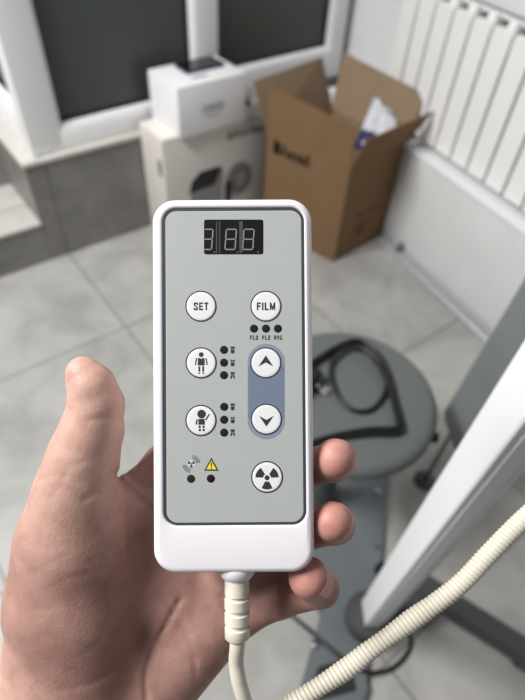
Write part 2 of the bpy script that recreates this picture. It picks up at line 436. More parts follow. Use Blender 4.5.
tag(bag, 'crumpled white plastic pouch with blue print sticking out of the brown carton', 'bag')
bo = obj('pouch_film', pouch(.15, .26, .018, 2.3), M['bag'], bag, angle=180)
bmw = bag.matrix_world.copy(); bmi = bmw.inverted(); cw = Vector((1.224, 1.10, 0))
ws = [(a + cw, Vector((0, 0, 1)).cross(b - a).normalized()) for a, b in ((Lp, Fp), (Fp, Rp), (Rp, Bp), (Bp, Lp))]
for v in bo.data.vertices:                                   # the film presses against the carton walls
    q = bmw @ v.co
    for a, n in ws:
        d = (q - a).dot(n); lim = .012 if q.z < .40 else .012 - (q.z - .40) * .35
        if d < lim: q += n * (lim - d)
    v.co = bmi @ q
bo.data.materials.append(M['bagblue']); bo.data.materials.append(M['bagdark'])
for p in bo.data.polygons:
    c = p.center
    if c.y < -.045 and c.x < -.0 + .2 * (-.05 - c.y) and c.z > 0 and mnoise.noise(Vector((c.x * 30, c.y * 30, 1))) > -.25: p.material_index = 1
    if c.z > 0 and (.055 < c.y < .075 and -.005 < c.x < .022 or .02 < c.y < .035 and .03 < c.x < .05): p.material_index = 2

# ------------------------------------------------------------------ stool with base plate
sc = at_z(349, 393, .455)
st = empty('stool', (sc[0], sc[1], 0)); tag(st, 'round grey padded stool on a bolted floor plate, right of the hand', 'stool')
bm = BM(); rs = .173
prof = [(rs - .03, .427), (rs - .008, .428), (rs, .432)]
for k in range(9):
    a = k / 8 * PI / 2
    prof.append((rs - .020 + .020 * math.cos(a), .4365 + .0185 * math.sin(a)))
prof += [(rs * .6, .456), (rs * .3, .4565), (.001, .4565)]
lathe(bm, [(0.001, .427)] + prof, 64); obj('seat', bm, M['seat'], st, angle=60)
bm = BM(); lathe(bm, [(.001, .372), (.065, .372), (.07, .378), (.07, .4265), (.001, .4265)], 40); obj('seat_mount', bm, M['darkmetal'], st)
bm = BM(); lathe(bm, [(.05, .02), (.05, .03), (.032, .05), (.028, .16), (.022, .165), (.022, .3715)], 28); obj('column', bm, M['darkmetal'], st)
la = np.array([.03, -.02, .365]); lb = np.array([.12, -.115, .352])
bm = BM(); tube(bm, catmull([la, (la + lb) / 2, lb], 4), .006, 10); lv = obj('lever', bm, M['blackrubber'], st)
bm = BM(); tube(bm, [lb, lb + (lb - la) * .25], .012, 12); obj('lever_grip', bm, M['blackrubber'], lv)
def w2(x, y): return (x - sc[0], y - sc[1])
plate = [w2(.745, .338), w2(.70, .40), w2(.46, .47), w2(.40, .42), w2(.372, .21), w2(.354, .164), w2(.217, .079), w2(.16, .035), w2(.25, -.035), w2(.345, .005), w2(.36, .035), w2(.45, .092), w2(.585, .206)]
bm = BM(); prism(bm, plate, .0005, .02); bmesh.ops.bevel(bm, geom=[e for e in bm.edges if abs(e.verts[0].co.z - .02) < 1e-5 and abs(e.verts[1].co.z - .02) < 1e-5], offset=.003, segments=2, affect='EDGES')
obj('base_plate', bm, M['greymetal'], st, angle=30)
for x, y in ((377, 492), (378, 545), (315, 645)):
    p = at_z(x, y, .022); bm = BM(); lathe(bm, [(.011, .0202), (.011, .022), (.0075, .0225), (.0065, .027), (.001, .0285)], 16, (p[0] - sc[0], p[1] - sc[1], 0)); obj('bolt', bm, M['chrome'], st)
bm = BM(); q = [at_z(*p, .02) for p in ((318, 668), (346, 660), (352, 690), (306, 702))]
prism(bm, [(p[0] - sc[0], p[1] - sc[1]) for p in q], .0202, .034); obj('foot_pad', bm, M['gasket'], st)

# black cord on the stool seat
zs = .4565 + .0048
def sp(x, y, dz=0): return at_z(x, y, zs + dz)
cordpx = [(296, 392, 0), (306, 374, 0), (318, 362, 0), (335, 350, .0), (352, 342, .0), (368, 345, .001), (381, 358, .003), (390, 377, .002), (396, 400, 0), (402, 422, 0), (402, 431, 0), (393, 434, .0), (372, 434, 0), (345, 437, 0), (325, 441, 0), (300, 446, 0)]
bm = BM(); tube(bm, catmull([sp(*p) for p in cordpx], 8), .0046, 10)
loop = [(300, 370, .009), (318, 358, .009), (338, 346, .009), (356, 340, .009), (372, 347, .009), (383, 362, .008), (387, 380, .007), (383, 397, .001), (372, 409, 0), (357, 411, 0), (343, 402, 0), (334, 386, .0), (331, 368, .002), (336, 354, .009), (350, 346, .010), (366, 351, .010), (378, 366, .009), (388, 384, .008), (393, 402, .007), (398, 424, .006), (394, 428, .006), (370, 429, .001), (340, 434, .003), (315, 441, .007), (298, 449, .008)]
tube(bm, catmull([sp(*p) for p in loop], 8), .0046, 10)
crd = empty('power_cord', sp(355, 390)); tag(crd, 'black coiled power cord lying on the round grey stool seat', 'cord')
for v in bm.verts: v.co -= Vector(sp(355, 390))
obj('cable', bm, M['blackrubber'], crd, angle=180)
for i, ((x0, y0), (x1, y1)) in enumerate((((305, 378), (321, 388)), ((300, 392), (318, 372)))):
    a, b = sp(x0, y0, .006 + .012 * i), sp(x1, y1, .006 + .012 * i); o_ = sp(355, 390)
    bm = BM(); tube(bm, [a - o_, a - o_ + (b - a) * .5, b - o_], [.006, .010, .011], 12); pg = obj('plug', bm, M['blackrubber'], crd)
    if i == 0:
        for s in (-1, 1):
            t_ = nrm(b - a); sd = np.cross(t_, [0, 0, 1]) * .005 * s
            bm = BM(); tube(bm, [b - o_ + sd, b - o_ + sd + t_ * .016], .0022, 10); obj('prong', bm, M['chrome'], pg)

# ------------------------------------------------------------------ white column stand with dark caster leg
base = at_z(368, 616, .085)
stand = empty('equipment_stand', (base[0], base[1], 0)); tag(stand, 'white slanting column on a dark caster base, right of the stool', 'stand')
axis = -nrm(wray(268, 752))
bz = np.array([0, 0, .085])
sidev = nrm(np.cross(axis, R[:, 2])); sidev = sidev if sidev.dot(R[:, 0]) > 0 else -sidev
nrmv = np.cross(sidev, axis); nrmv = nrmv if nrmv.dot(R[:, 2]) > 0 else -nrmv
def colpt(u, v, l): return bz + sidev * u + nrmv * v + axis * l
def colprof(bm, pr, l0, l1): loft(bm, [[colpt(u, v, l) for u, v in pr] for l in (l0, l1)])
Wc = .037; Wl = -.0075
bm = BM(); colprof(bm, [(Wl, -.03), (Wl, .016), (Wl + .0015, .018), (Wl + .006, .018), (Wl + .007, .0165), (Wl + .0085, .0165), (Wl + .009, .020), (.0185, .020), (Wc, .010), (Wc, -.03)], -.045, 1.25)
cl = obj('column', bm, M['white_arm'], stand, angle=20)
bm = BM(); colprof(bm, [(.0198, .0192), (Wc + .0003, .0098), (Wc + .0003, -.029), (Wc + .0013, -.029), (Wc + .0013, .0104), (.0204, .0200)], -.044, 1.25); obj('edge_strip', bm, M['arm_grey'], cl, angle=20)
leg0 = at_z(432, 592, .075) - np.array([base[0], base[1], 0]); leg1 = at_z(575, 684, .075) - np.array([base[0], base[1], 0])
def beam(bm, a, b, wd, ht):
    t_ = nrm(b - a); s_ = nrm(np.cross(t_, [0, 0, 1])); u_ = np.cross(s_, t_)
    loft(bm, [[p + s_ * x + u_ * z for x, z in ((-wd, -ht), (wd, -ht), (wd, ht * .7), (wd * .8, ht), (-wd * .8, ht), (-wd, ht * .7))] for p in (a, b)])
hub = leg0 + (leg0 - leg1) * .12
hub0 = np.array([.04, .02, .062])
bm = BM(); beam(bm, leg0 + (leg0 - leg1) * .35, leg1, .024, .016); obj('leg', bm, M['darkmetal'], stand, angle=20)
bm = BM(); beam(bm, np.array([0, 0, .060]), leg0 + np.array([-.01, .01, -.002]), .03, .014); obj('leg', bm, M['darkmetal'], stand, angle=20)
bm = BM(); lathe(bm, [(.001, .034), (.045, .034), (.05, .04), (.05, .07), (.045, .076), (.001, .076)], 32, (0.01, 0.0, 0)); obj('hub', bm, M['darkmetal'], stand)
def caster(p):
    r = .026
    bm = BM(); n = 24; a = nrm(np.array(leg1 - leg0)); s_ = nrm(np.cross(a, [0, 0, 1]))
    loops = []
    for off, rr in ((-.011, r * .72), (-.011, r * .95), (-.007, r), (.007, r), (.011, r * .95), (.011, r * .72)):
        loops.append([p + s_ * off + rr * (a * math.cos(2 * PI * k / n) + np.array([0, 0, 1]) * math.sin(2 * PI * k / n)) for k in range(n)])
    loft(bm, loops); w_ = obj('caster', bm, M['gasket'], stand)
    loops = [[p + s_ * off + rr * (a * math.cos(2 * PI * k / n) + np.array([0, 0, 1]) * math.sin(2 * PI * k / n)) for k in range(n)] for off, rr in ((-.013, r * .3), (-.013, r * .5), (.013, r * .5), (.013, r * .3))]
    bm = BM(); loft(bm, loops); obj('caster_hub', bm, M['chrome'], w_)
    bm = BM(); tube(bm, [p + np.array([0, 0, .0]), p + np.array([0, 0, .042])], .007, 10); obj('caster_stem', bm, M['darkmetal'], w_)
cp = at_z(527, 662, .03) - np.array([base[0], base[1], 0]); cp[2] = .0265; caster(cp)
bm = BM(); hp = leg0 + (leg0 - leg1) * .33; hp = np.array([hp[0], hp[1], .0265]); bm.free(); caster(hp)

# black cable on the floor plate and floor
zc = [(262, 588, .004), (290, 614, .006), (318, 638, .026), (345, 661, .037), (366, 672, .018), (390, 669, .008), (406, 655, .006), (411, 640, .006), (402, 628, .012), (385, 622, .03), (372, 628, .03)]
P = [at_z(*p) for p in zc]; o_ = P[3].copy()
bm = BM(); tube(bm, catmull([p - o_ for p in P], 10), .0042, 10)
cf = empty('floor_cable', o_); tag(cf, 'black cable looping over the grey floor plate beneath the white column', 'cable'); obj('cable', bm, M['blackrubber'], cf, angle=180)

# ------------------------------------------------------------------ grey upholstered backrest
ax2 = -nrm(wray(306, 640)); pb = at_z(472, 437, .30)
sv = nrm(np.cross(ax2, R[:, 2])); sv = sv if sv.dot(R[:, 0]) > 0 else -sv
nv = np.cross(sv, ax2); nv = nv if nv.dot(R[:, 2]) > 0 else -nv
br_ = empty('backrest', pb); tag(br_, 'dark grey padded backrest standing on edge between the white ledge and the white column', 'backrest')
bm = BM()
def rp(w, d, r): return [(p[0], p[1]) for p in rrect(w, d, r, n=6)]
L = []
for l, k in ((-.055, .5), (-.051, .75), (-.041, .93), (-.025, 1.0), (.9, 1.0), (.93, .9), (.94, .7)):
    L.append([sv * x + nv * y + ax2 * l for x, y in [(px * k + .004, py * (.9 + .1 * k) - .03) for px, py in rp(.078, .12, .028)]])
loft(bm, L); obj('cushion', bm, M['slab'], br_, angle=60)
bm = BM(); L = [[sv * x + nv * y + ax2 * l for x, y in [(px + .052, py - .03) for px, py in rp(.018, .10, .006)]] for l in (-.03, .92)]
loft(bm, L); bp_ = obj('back_shell', bm, M['darkmetal'], br_)
for l in (.02, .14):
    bm = BM(); c0 = sv * .062 + nv * (.008) + ax2 * l
    tube(bm, [c0, c0 + sv * .012 , c0 + sv * .016], [.010, .010, .006], 14); obj('fitting', bm, M['brass'], bp_)
foot = at_z(441, 446, 0); rel = foot - pb
bm = BM(); tube(bm, [np.array([*(sv * .0 + nv * -.06)[:2], -.02]) , np.array([*(sv * .0 + nv * -.06)[:2], -.2999])], .006, 12); obj('support_post', bm, M['chrome'], br_)
bm = BM(); lathe(bm, [(.001, -.2998), (.028, -.2998), (.028, -.294), (.012, -.288), (.001, -.288)], 28, (*(nv * -.06)[:2], 0)); obj('foot', bm, M['darkmetal'], br_)

# ------------------------------------------------------------------ hand (one continuous surface, from a signed distance field)
def mm(px, py, d): return np.array([(px - CX) / F * d, -(py - CY) / F * d, -d]) * 1000.0
STEP = 1.1
g0 = np.array([-185.0, -285.0, -325.0]); g1 = np.array([62.0, 2.0, -212.0])
nx, ny, nz = [int(v) for v in (g1 - g0) / STEP]
gx = (g0[0] + STEP * np.arange(nx)).astype(np.float32)[:, None, None]
gy = (g0[1] + STEP * np.arange(ny)).astype(np.float32)[None, :, None]
gz = (g0[2] + STEP * np.arange(nz)).astype(np.float32)[None, None, :]
def cone(a, b, ra, rb, flat=1.0):
    a, b = mm(*a), mm(*b); d = b - a; dd = float(d.dot(d)) + 1e-6
    X, Y, Z_ = gx - np.float32(a[0]), gy - np.float32(a[1]), gz - np.float32(a[2])
    t = np.clip((X * d[0] + Y * d[1] + Z_ * d[2]) / dd, 0, 1).astype(np.float32)
    q = (X - t * np.float32(d[0])) ** 2 + (Y - t * np.float32(d[1])) ** 2 + ((Z_ - t * np.float32(d[2])) / np.float32(flat)) ** 2
    return np.sqrt(q) - (np.float32(ra) + t * np.float32(rb - ra))
def smin(a, b, k):
    h = np.maximum(k - np.abs(a - b), 0) / k
    return np.minimum(a, b) - h * h * np.float32(k * .25)
def chain(pts, k=3.0):
    out = None
    for p, q in zip(pts, pts[1:]):
        c = cone(p[:3], q[:3], p[3], q[3])
        out = c if out is None else smin(out, c, k)
    return out
THUMB = [(76, 492, .247, 17.0), (84, 455, .244, 15.8), (92, 430, .242, 14.0), (96.5, 405, .240, 12.0), (91, 386, .2385, 10.4), (83, 373, .2375, 7.6)]
INDEX = [(172, 467, .273, 12.2), (232, 412, .271, 10.5), (262, 372, .266, 9.4), (268, 345, .264, 8.2)]
MIDDLE = [(205, 522, .274, 12.2), (300, 470, .268, 9.6), (336, 461, .252, 9.2), (335, 458.5, .2335, 8.9)]
RING = [(226, 572, .273, 11.8), (302, 532, .267, 9.4), (335, 524, .251, 9.0), (332, 521.5, .233, 8.8)]
PINKY = [(240, 612, .272, 11.0), (282, 598, .265, 9.0), (320, 588, .2485, 8.6), (308.5, 577.5, .2355, 9.1)]
PALM = [
    ((98, 700, .273), (172, 467, .273), 14, 12.2, 1), ((104, 715, .274), (205, 522, .274), 15, 12.2, 1),
    ((118, 730, .274), (226, 572, .273), 14, 11.8, 1), ((122, 742, .270), (238, 614, .272), 14, 11.0, 1),
    ((118, 725, .267), (200, 632, .268), 17, 12, 1), ((230, 590, .276), (288, 568, .272), 11, 9, 1),
    ((66, 690, .258), (68, 600, .254), 33, 27.0, .75), ((68, 600, .254), (70, 540, .251), 27.0, 22.5, .8), ((70, 540, .251), (76, 492, .247), 22.5, 17.0, .95),
    ((90, 516, .260), (160, 478, .270), 10, 10, 1),
    ((105, 575, .266), (170, 600, .272), 15, 12, 1),
    ((30, 715, .272), (-60, 900, .300), 27, 33, .8), ((96, 740, .274), (20, 900, .300), 25, 31, .8),
]
CREASES = [
    ([(180, 600), (168, 622), (153, 650), (146, 676), (147, 700)], 1.3, 3.0),
    ([(-5, 628), (8, 645), (22, 668), (44, 702)], .9, 4.2), ([(-5, 668), (12, 690), (25, 710)], .5, 3.0),
    ([(88, 421), (104, 418), (123, 419)], .45, 2.0), ([(66, 468), (90, 462), (118, 472)], .35, 2.2),
    ([(113, 474), (104, 488), (84, 500)], .8, 2.4), ([(116, 474), (132, 492), (156, 512)], 1.3, 3.0), ([(122, 470), (138, 482), (156, 490)], .7, 2.2),
    ([(36, 480), (62, 476), (84, 484)], .3, 2.0), ([(28, 574), (48, 566), (70, 552)], .3, 1.8),
    ([(284, 556), (280, 586), (274, 612)], 1.0, 3.0), ([(222, 596), (228, 614), (246, 634)], .8, 3.0),
    ([(20, 540), (40, 548), (66, 546)], .25, 1.9), ([(46, 590), (70, 578), (92, 574)], .25, 1.9), ([(30, 612), (56, 606), (84, 612)], .25, 2.0),
    ([(92, 560), (106, 584), (112, 610)], .35, 2.1), ([(76, 520), (96, 534), (112, 556)], .3, 2.0), ([(108, 620), (96, 646), (70, 660)], .2, 2.4),
    ([(52, 500), (60, 486), (68, 470)], .3, 1.8), ([(126, 540), (134, 570), (132, 600)], .4, 2.2), ([(160, 590), (190, 640), (196, 676)], .5, 2.4),
    ([(60, 690), (90, 684), (112, 672), (125, 655)], .5, 2.6),
]
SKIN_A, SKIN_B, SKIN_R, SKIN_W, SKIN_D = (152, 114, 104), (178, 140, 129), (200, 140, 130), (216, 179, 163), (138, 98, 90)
NAILS = [
    ((332, 521.5, .233), (335, 526, .251), 8.8, (.8, .62, .1)),
    ((308.5, 577.5, .2355), (320, 588, .2485), 9.1, (.9, -.02, .75)),
    ((335, 458.5, .2335), (336, 464, .252), 8.9, (.7, .2, -.7)),
    ((83, 373, .2375), (91, 386, .2385), 8.0, (-1, .1, -.3), .7, 1.5, .4),
    ((268, 345, .264), (262, 372, .266), 8.2, (.2, .1, -1)),
]
fld_ = None
for a, b, ra, rb, fl in PALM:
    c = cone(a, b, ra, rb, fl); fld_ = c if fld_ is None else smin(fld_, c, 13.0)
for ch, k in ((THUMB, 10.0), (INDEX, 7.0), (MIDDLE, 7.0), (RING, 6.0), (PINKY, 6.0)):
    fld_ = smin(fld_, chain(ch), k)
# creases: shallow folds running into the skin along lines over the palm
gzc = np.minimum(gz, -150.0)
PXG = gx / -gzc * F + CX; PYG = -gy / -gzc * F + CY
def crease(pts, amp, wd):
    global fld_
    best = None
    pts = catmull([(p[0], p[1], 0) for p in pts], 5)
    for a, b in zip(pts, pts[1:]):
        d = b[:2] - a[:2]; dd = float(d.dot(d)) + 1e-6
        t = np.clip(((PXG - a[0]) * d[0] + (PYG - a[1]) * d[1]) / dd, 0, 1)
        q = (PXG - a[0] - t * d[0]) ** 2 + (PYG - a[1] - t * d[1]) ** 2
        best = q if best is None else np.minimum(best, q)
    fld_ = fld_ + np.float32(amp) * np.exp(-best / np.float32(wd * wd)).astype(np.float32)
for pts, amp, wd in CREASES: crease(pts, amp, wd)

def surface_nets(f):
    s = f < 0
    c = np.zeros((nx - 1, ny - 1, nz - 1), np.int8)
    for i in (0, 1):
        for j in (0, 1):
            for k in (0, 1): c += s[i:nx - 1 + i, j:ny - 1 + j, k:nz - 1 + k]
    act = (c > 0) & (c < 8); I = np.argwhere(act)
    idx = -np.ones(act.shape, np.int32); idx[act] = np.arange(len(I))
    acc = np.zeros((len(I), 3)); cnt = np.zeros(len(I))
    cor = [(i, j, k) for i in (0, 1) for j in (0, 1) for k in (0, 1)]
    V = {q: f[I[:, 0] + q[0], I[:, 1] + q[1], I[:, 2] + q[2]] for q in cor}
    for p in cor:
        for ax in range(3):
            if p[ax]: continue
            q = list(p); q[ax] = 1; q = tuple(q)
            a, b = V[p], V[q]; cr = (a < 0) != (b < 0)
            t = np.where(cr, a / np.where(a == b, 1, a - b), 0)
            pos = np.tile(np.array(p, float), (len(I), 1)); pos[:, ax] += t
            acc[cr] += pos[cr]; cnt[cr] += 1
    verts = g0 + STEP * (I + acc / cnt[:, None])
    faces = []
    for ax in range(3):
        u, v = (ax + 1) % 3, (ax + 2) % 3
        sl0 = [slice(None)] * 3; sl1 = [slice(None)] * 3; sl0[ax] = slice(0, -1); sl1[ax] = slice(1, None)
        cr = s[tuple(sl0)] != s[tuple(sl1)]
        E_ = np.argwhere(cr); ok = (E_[:, u] > 0) & (E_[:, v] > 0) & (E_[:, u] < f.shape[u] - 1) & (E_[:, v] < f.shape[v] - 1)
        E_ = E_[ok]; ins = s[tuple(E_.T)]
        def cell(du, dv):
            q = E_.copy(); q[:, u] += du; q[:, v] += dv; return idx[tuple(q.T)]
        Q = np.stack([cell(-1, -1), cell(0, -1), cell(0, 0), cell(-1, 0)], 1)
        Q[~ins] = Q[~ins][:, ::-1]
        faces.append(Q)
    faces = np.concatenate(faces); faces = faces[(faces >= 0).all(1)]
    return verts, faces
fld_[:, 0, :] = 1; fld_[0, :, :] = 1; fld_[:, :, 0] = 1
hv, hf = surface_nets(fld_)
# a little relaxation
nb = np.zeros_like(hv); nc = np.zeros(len(hv))
for _ in range(2):
    nb[:] = 0; nc[:] = 0
    for a, b in ((0, 1), (1, 2), (2, 3), (3, 0)):
        np.add.at(nb, hf[:, a], hv[hf[:, b]]); np.add.at(nc, hf[:, a], 1)
        np.add.at(nb, hf[:, b], hv[hf[:, a]]); np.add.at(nc, hf[:, b], 1)
    hv = hv * .55 + .45 * nb / np.maximum(nc, 1)[:, None]
Rl = R
worg = at_d(70, 690, .262)
hw = (hv / 1000.0) @ Rl.T + O - worg
me = bpy.data.meshes.new('hand'); me.from_pydata(hw.tolist(), [], hf.tolist()); me.update()
me.polygons.foreach_set('use_smooth', [True] * len(me.polygons))
# skin tone: rosier towards the finger ends and knuckle pads
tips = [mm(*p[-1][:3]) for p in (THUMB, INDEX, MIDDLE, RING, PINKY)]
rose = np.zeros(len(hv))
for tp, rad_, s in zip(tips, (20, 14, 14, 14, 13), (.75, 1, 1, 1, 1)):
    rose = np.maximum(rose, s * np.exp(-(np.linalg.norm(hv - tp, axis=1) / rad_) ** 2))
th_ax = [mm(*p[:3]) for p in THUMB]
side = np.exp(-np.min([np.linalg.norm(hv - p, axis=1) for p in th_ax], axis=0) ** 2 / 26.0 ** 2) * .75  # thumb coloured lighter than the palm to imitate light falling on it
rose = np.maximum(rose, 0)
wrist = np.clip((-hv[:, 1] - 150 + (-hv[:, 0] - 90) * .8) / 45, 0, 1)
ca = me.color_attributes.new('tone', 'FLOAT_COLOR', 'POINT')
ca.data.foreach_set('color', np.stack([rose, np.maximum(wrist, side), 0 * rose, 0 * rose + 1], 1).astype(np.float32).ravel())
sk = bpy.data.materials.new('skin'); sk.use_nodes = True; nt = sk.node_tree; b = nt.nodes['Principled BSDF']
tc = nt.nodes.new('ShaderNodeTexCoord')
def noi(scale, det, dist=0):
    n = nt.nodes.new('ShaderNodeTexNoise'); n.inputs['Scale'].default_value = scale; n.inputs['Detail'].default_value = det; n.inputs['Distortion'].default_value = dist
    nt.links.new(tc.outputs['Object'], n.inputs['Vector']); return n
def mixc(f, a, c, fac=None):
    m = nt.nodes.new('ShaderNodeMix'); m.data_type = 'RGBA'
    for i, v in ((6, a), (7, c)):
        if isinstance(v, tuple): m.inputs[i].default_value = v
        else: nt.links.new(v, m.inputs[i])
    if isinstance(f, float): m.inputs[0].default_value = f
    else: nt.links.new(f, m.inputs[0])
    return m.outputs[2]
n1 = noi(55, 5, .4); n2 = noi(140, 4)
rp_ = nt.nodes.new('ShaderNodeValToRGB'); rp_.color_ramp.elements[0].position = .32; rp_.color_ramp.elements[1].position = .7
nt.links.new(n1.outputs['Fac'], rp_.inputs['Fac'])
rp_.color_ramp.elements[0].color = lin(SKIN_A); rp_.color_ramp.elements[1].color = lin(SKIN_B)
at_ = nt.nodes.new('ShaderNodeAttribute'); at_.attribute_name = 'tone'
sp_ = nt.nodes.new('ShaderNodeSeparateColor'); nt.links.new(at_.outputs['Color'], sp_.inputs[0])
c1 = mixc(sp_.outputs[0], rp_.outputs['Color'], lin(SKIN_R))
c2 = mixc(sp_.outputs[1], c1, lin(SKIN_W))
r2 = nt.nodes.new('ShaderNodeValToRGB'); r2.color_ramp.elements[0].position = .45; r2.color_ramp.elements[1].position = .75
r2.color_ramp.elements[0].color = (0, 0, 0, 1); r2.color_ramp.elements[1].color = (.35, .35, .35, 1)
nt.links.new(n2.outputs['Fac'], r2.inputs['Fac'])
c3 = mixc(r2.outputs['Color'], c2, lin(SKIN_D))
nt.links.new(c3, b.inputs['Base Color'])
b.inputs['Roughness'].default_value = .5; b.inputs['Specular IOR Level'].default_value = .35
b.inputs['Subsurface Weight'].default_value = .22; b.inputs['Subsurface Radius'].default_value = (1.0, .35, .2); b.inputs['Subsurface Scale'].default_value = .0025
nf = noi(900, 4, .8); nw = nt.nodes.new('ShaderNodeTexVoronoi'); nw.inputs['Scale'].default_value = 700; nt.links.new(tc.outputs['Object'], nw.inputs['Vector'])
ad = nt.nodes.new('ShaderNodeMath'); ad.operation = 'ADD'; nt.links.new(nf.outputs['Fac'], ad.inputs[0]); nt.links.new(nw.outputs['Distance'], ad.inputs[1])
bp = nt.nodes.new('ShaderNodeBump'); bp.inputs['Strength'].default_value = .2; bp.inputs['Distance'].default_value = .0004
nt.links.new(ad.outputs[0], bp.inputs['Height']); nt.links.new(bp.outputs['Normal'], b.inputs['Normal'])
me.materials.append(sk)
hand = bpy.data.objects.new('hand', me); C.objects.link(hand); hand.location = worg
tag(hand, "person's bare left hand gripping the white remote, thumb raised on the left", 'hand')
M['nail'] = mat('fingernail', (196, 146, 134), .35, .04, 300, spec=.5)
def nail(tip, prev, r, dorsal, half=.56, back=.9, fwd=.1, wide=1.0, lift=.12):
    a, p = mm(*tip), mm(*prev); t = nrm(a - p); d = np.array(dorsal, float); d = nrm(d - t * d.dot(t)); s = np.cross(t, d)
    bm = BM(); rows = []
    N, K = 8, 8
    for i in range(N + 1):
        l = -back * r + (back + fwd) * r * i / N
        row = []
        for j in range(K + 1):
            th = (j / K * 2 - 1) * half * wide * (.86 + .14 * min(1, i / 3))
            rad_ = r * math.sqrt(max(.12, 1 - max(0, l / r) ** 2 * .8)) + lift
            q = a + t * l + rad_ * (d * math.cos(th) + s * math.sin(th))
            row.append(q)
        rows.append(row)
    top = [[bm.verts.new(Vector(R @ (q / 1000) + O - worg)) for q in row] for row in rows]
    bot = [[bm.verts.new(Vector(R @ ((q - d * .5) / 1000) + O - worg)) for q in row] for row in rows]
    for g, fl in ((top, 0), (bot, 1)):
        for i in range(N):
            for j in range(K): bm.faces.new((g[i][j], g[i][j + 1], g[i + 1][j + 1], g[i + 1][j]))
    for i in range(N):
        for j in (0, K): bm.faces.new((top[i][j], top[i + 1][j], bot[i + 1][j], bot[i][j]))
    for j in range(K):
        for i in (0, N): bm.faces.new((top[i][j], top[i][j + 1], bot[i][j + 1], bot[i][j]))
    obj('fingernail', bm, M['nail'], hand, angle=50)
for args in NAILS: nail(*args)
# ------------------------------------------------------------------ remote control
DR = .225; U = DR / F
RC = ((232.7 - CX) / F * DR, -(385.4 - CY) / F * DR, -DR)
ROLL = .0070
RM = CAM @ Matrix.Translation(Vector(RC)) @ Matrix.Rotation(math.radians(-.8), 4, 'X')
RMr = RM @ Matrix.Rotation(ROLL, 4, 'Z')
rc = bpy.data.objects.new('remote_control', None); C.objects.link(rc); rc.empty_display_size = .02
rc.matrix_world = RMr
tag(rc, 'white wired remote control with grey keypad and small black display, held in the hand', 'remote control')
def L2(px, py):
    x, y = (px - 233) * U, (386 - py) * U
    c, s = math.cos(-ROLL), math.sin(-ROLL)
    return x * c - y * s, x * s + y * c
W_, H_ = 161 * U, 376 * U; RR = 23 * U; TH = .022
pcx, pcy = L2(234.4, 366.6)
bm = BM()
def oz(ins, z): return rrect(W_ - 2 * ins, H_ - 2 * ins, RR - ins * .8, z, n=10)
PW, PH, PR = 142.5 * U, 318 * U, 14 * U
def iz(ins, z): return rrect(PW - 2 * ins, PH - 2 * ins, PR - ins, z, pcx, pcy, n=10)
fil = []
rf = .0030
for k in range(7):
    a = k / 6 * PI / 2
    fil.append(oz(rf * (1 - math.sin(PI / 2 - (PI / 2 - a)) ) if False else rf * (1 - math.cos(a)), -rf + rf * math.sin(a)))
back = []
for k in range(7):
    a = k / 6 * PI / 2
    back.append(oz(rf * (1 - math.sin(a)), -TH + rf - rf * math.cos(a)))
loft(bm, back + [oz(0, -.0098), oz(.0003, -.0102), oz(.0003, -.0106), oz(0, -.0096)][:1] + fil + [iz(-.0011, 0), iz(-.0005, -.0001), iz(-.0001, -.0005), iz(0, -.0010)])
obj('casing', bm, M['casing'], rc, angle=45)
bm = BM(); loft(bm, [iz(.0000, -.0009), iz(.0002, -.00055)], True, True); obj('panel_border', bm, M['border'], rc)
bm = BM(); loft(bm, [iz(.0013, -.0006), iz(.00132, -.0004)], True, True); obj('inner_line', bm, M['panellight'], rc)
bm = BM(); loft(bm, [iz(.00155, -.0005), iz(.00157, -.00034)], True, True); obj('keypad', bm, M['panel'], rc)
ZP = -.00032
def poly(name, pts, m, parent, z=ZP, d=.00005):
    bm = BM(); prism(bm, [L2(*p) for p in pts], z, z + d)
    return obj(name, bm, m, parent, smooth=False)
def polys(name, lst, m, parent, z=ZP, d=.00005):
    bm = BM()
    for pts in lst: prism(bm, [L2(*p) for p in pts], z, z + d)
    return obj(name, bm, m, parent, smooth=False)
def pc_(r, x, y, n=28): return [(x + r * math.cos(2 * PI * i / n), y + r * math.sin(2 * PI * i / n)) for i in range(n)]
def rr_px(x0, y0, x1, y1, r, n=6): return [(p[0], p[1]) for p in rrect(x1 - x0, y1 - y0, r, 0, (x0 + x1) / 2, (y0 + y1) / 2, n)]
def rect(x0, y0, x1, y1): return [(x0, y0), (x1, y0), (x1, y1), (x0, y1)]
# display
dsp = poly('display', rr_px(204, 219.4, 263.6, 254.4, 2.2), M['display'], rc)
z1 = ZP + .00006
polys('digit_divider', [rect(216.0, 221.5, 217.3, 253), rect(219.2, 221, 220.4, 253), rect(239.4, 221, 243.0, 253)], M['divider'], dsp, z1, .00004)
def seg7(cx_, which):
    x0, x1 = cx_ - 5.1, cx_ + 5.1; yt, ym, yb = 229.2, 239.2, 249.6; s = .75
    def sk(x, y): return (x + (239.5 - y) * .075, y)
    def line(a, b, w=.62):
        ax_, ay = sk(*a); bx2, by = sk(*b); dx, dy = bx2 - ax_, by - ay; l = math.hypot(dx, dy); nx, ny = -dy / l * w, dx / l * w
        tx, ty = dx / l * s, dy / l * s
        return [(ax_ + tx * .4, ay + ty * .4), (ax_ + tx + nx, ay + ty + ny), (bx2 - tx + nx, by - ty + ny), (bx2 - tx * .4, by - ty * .4), (bx2 - tx - nx, by - ty - ny), (ax_ + tx - nx, ay + ty - ny)]
    S = dict(a=((x0, yt), (x1, yt)), b=((x1, yt), (x1, ym)), c=((x1, ym), (x1, yb)), d=((x0, yb), (x1, yb)), e=((x0, ym), (x0, yb)), f=((x0, yt), (x0, ym)), g=((x0, ym), (x1, ym)))
    return [line(*S[k]) for k in which]
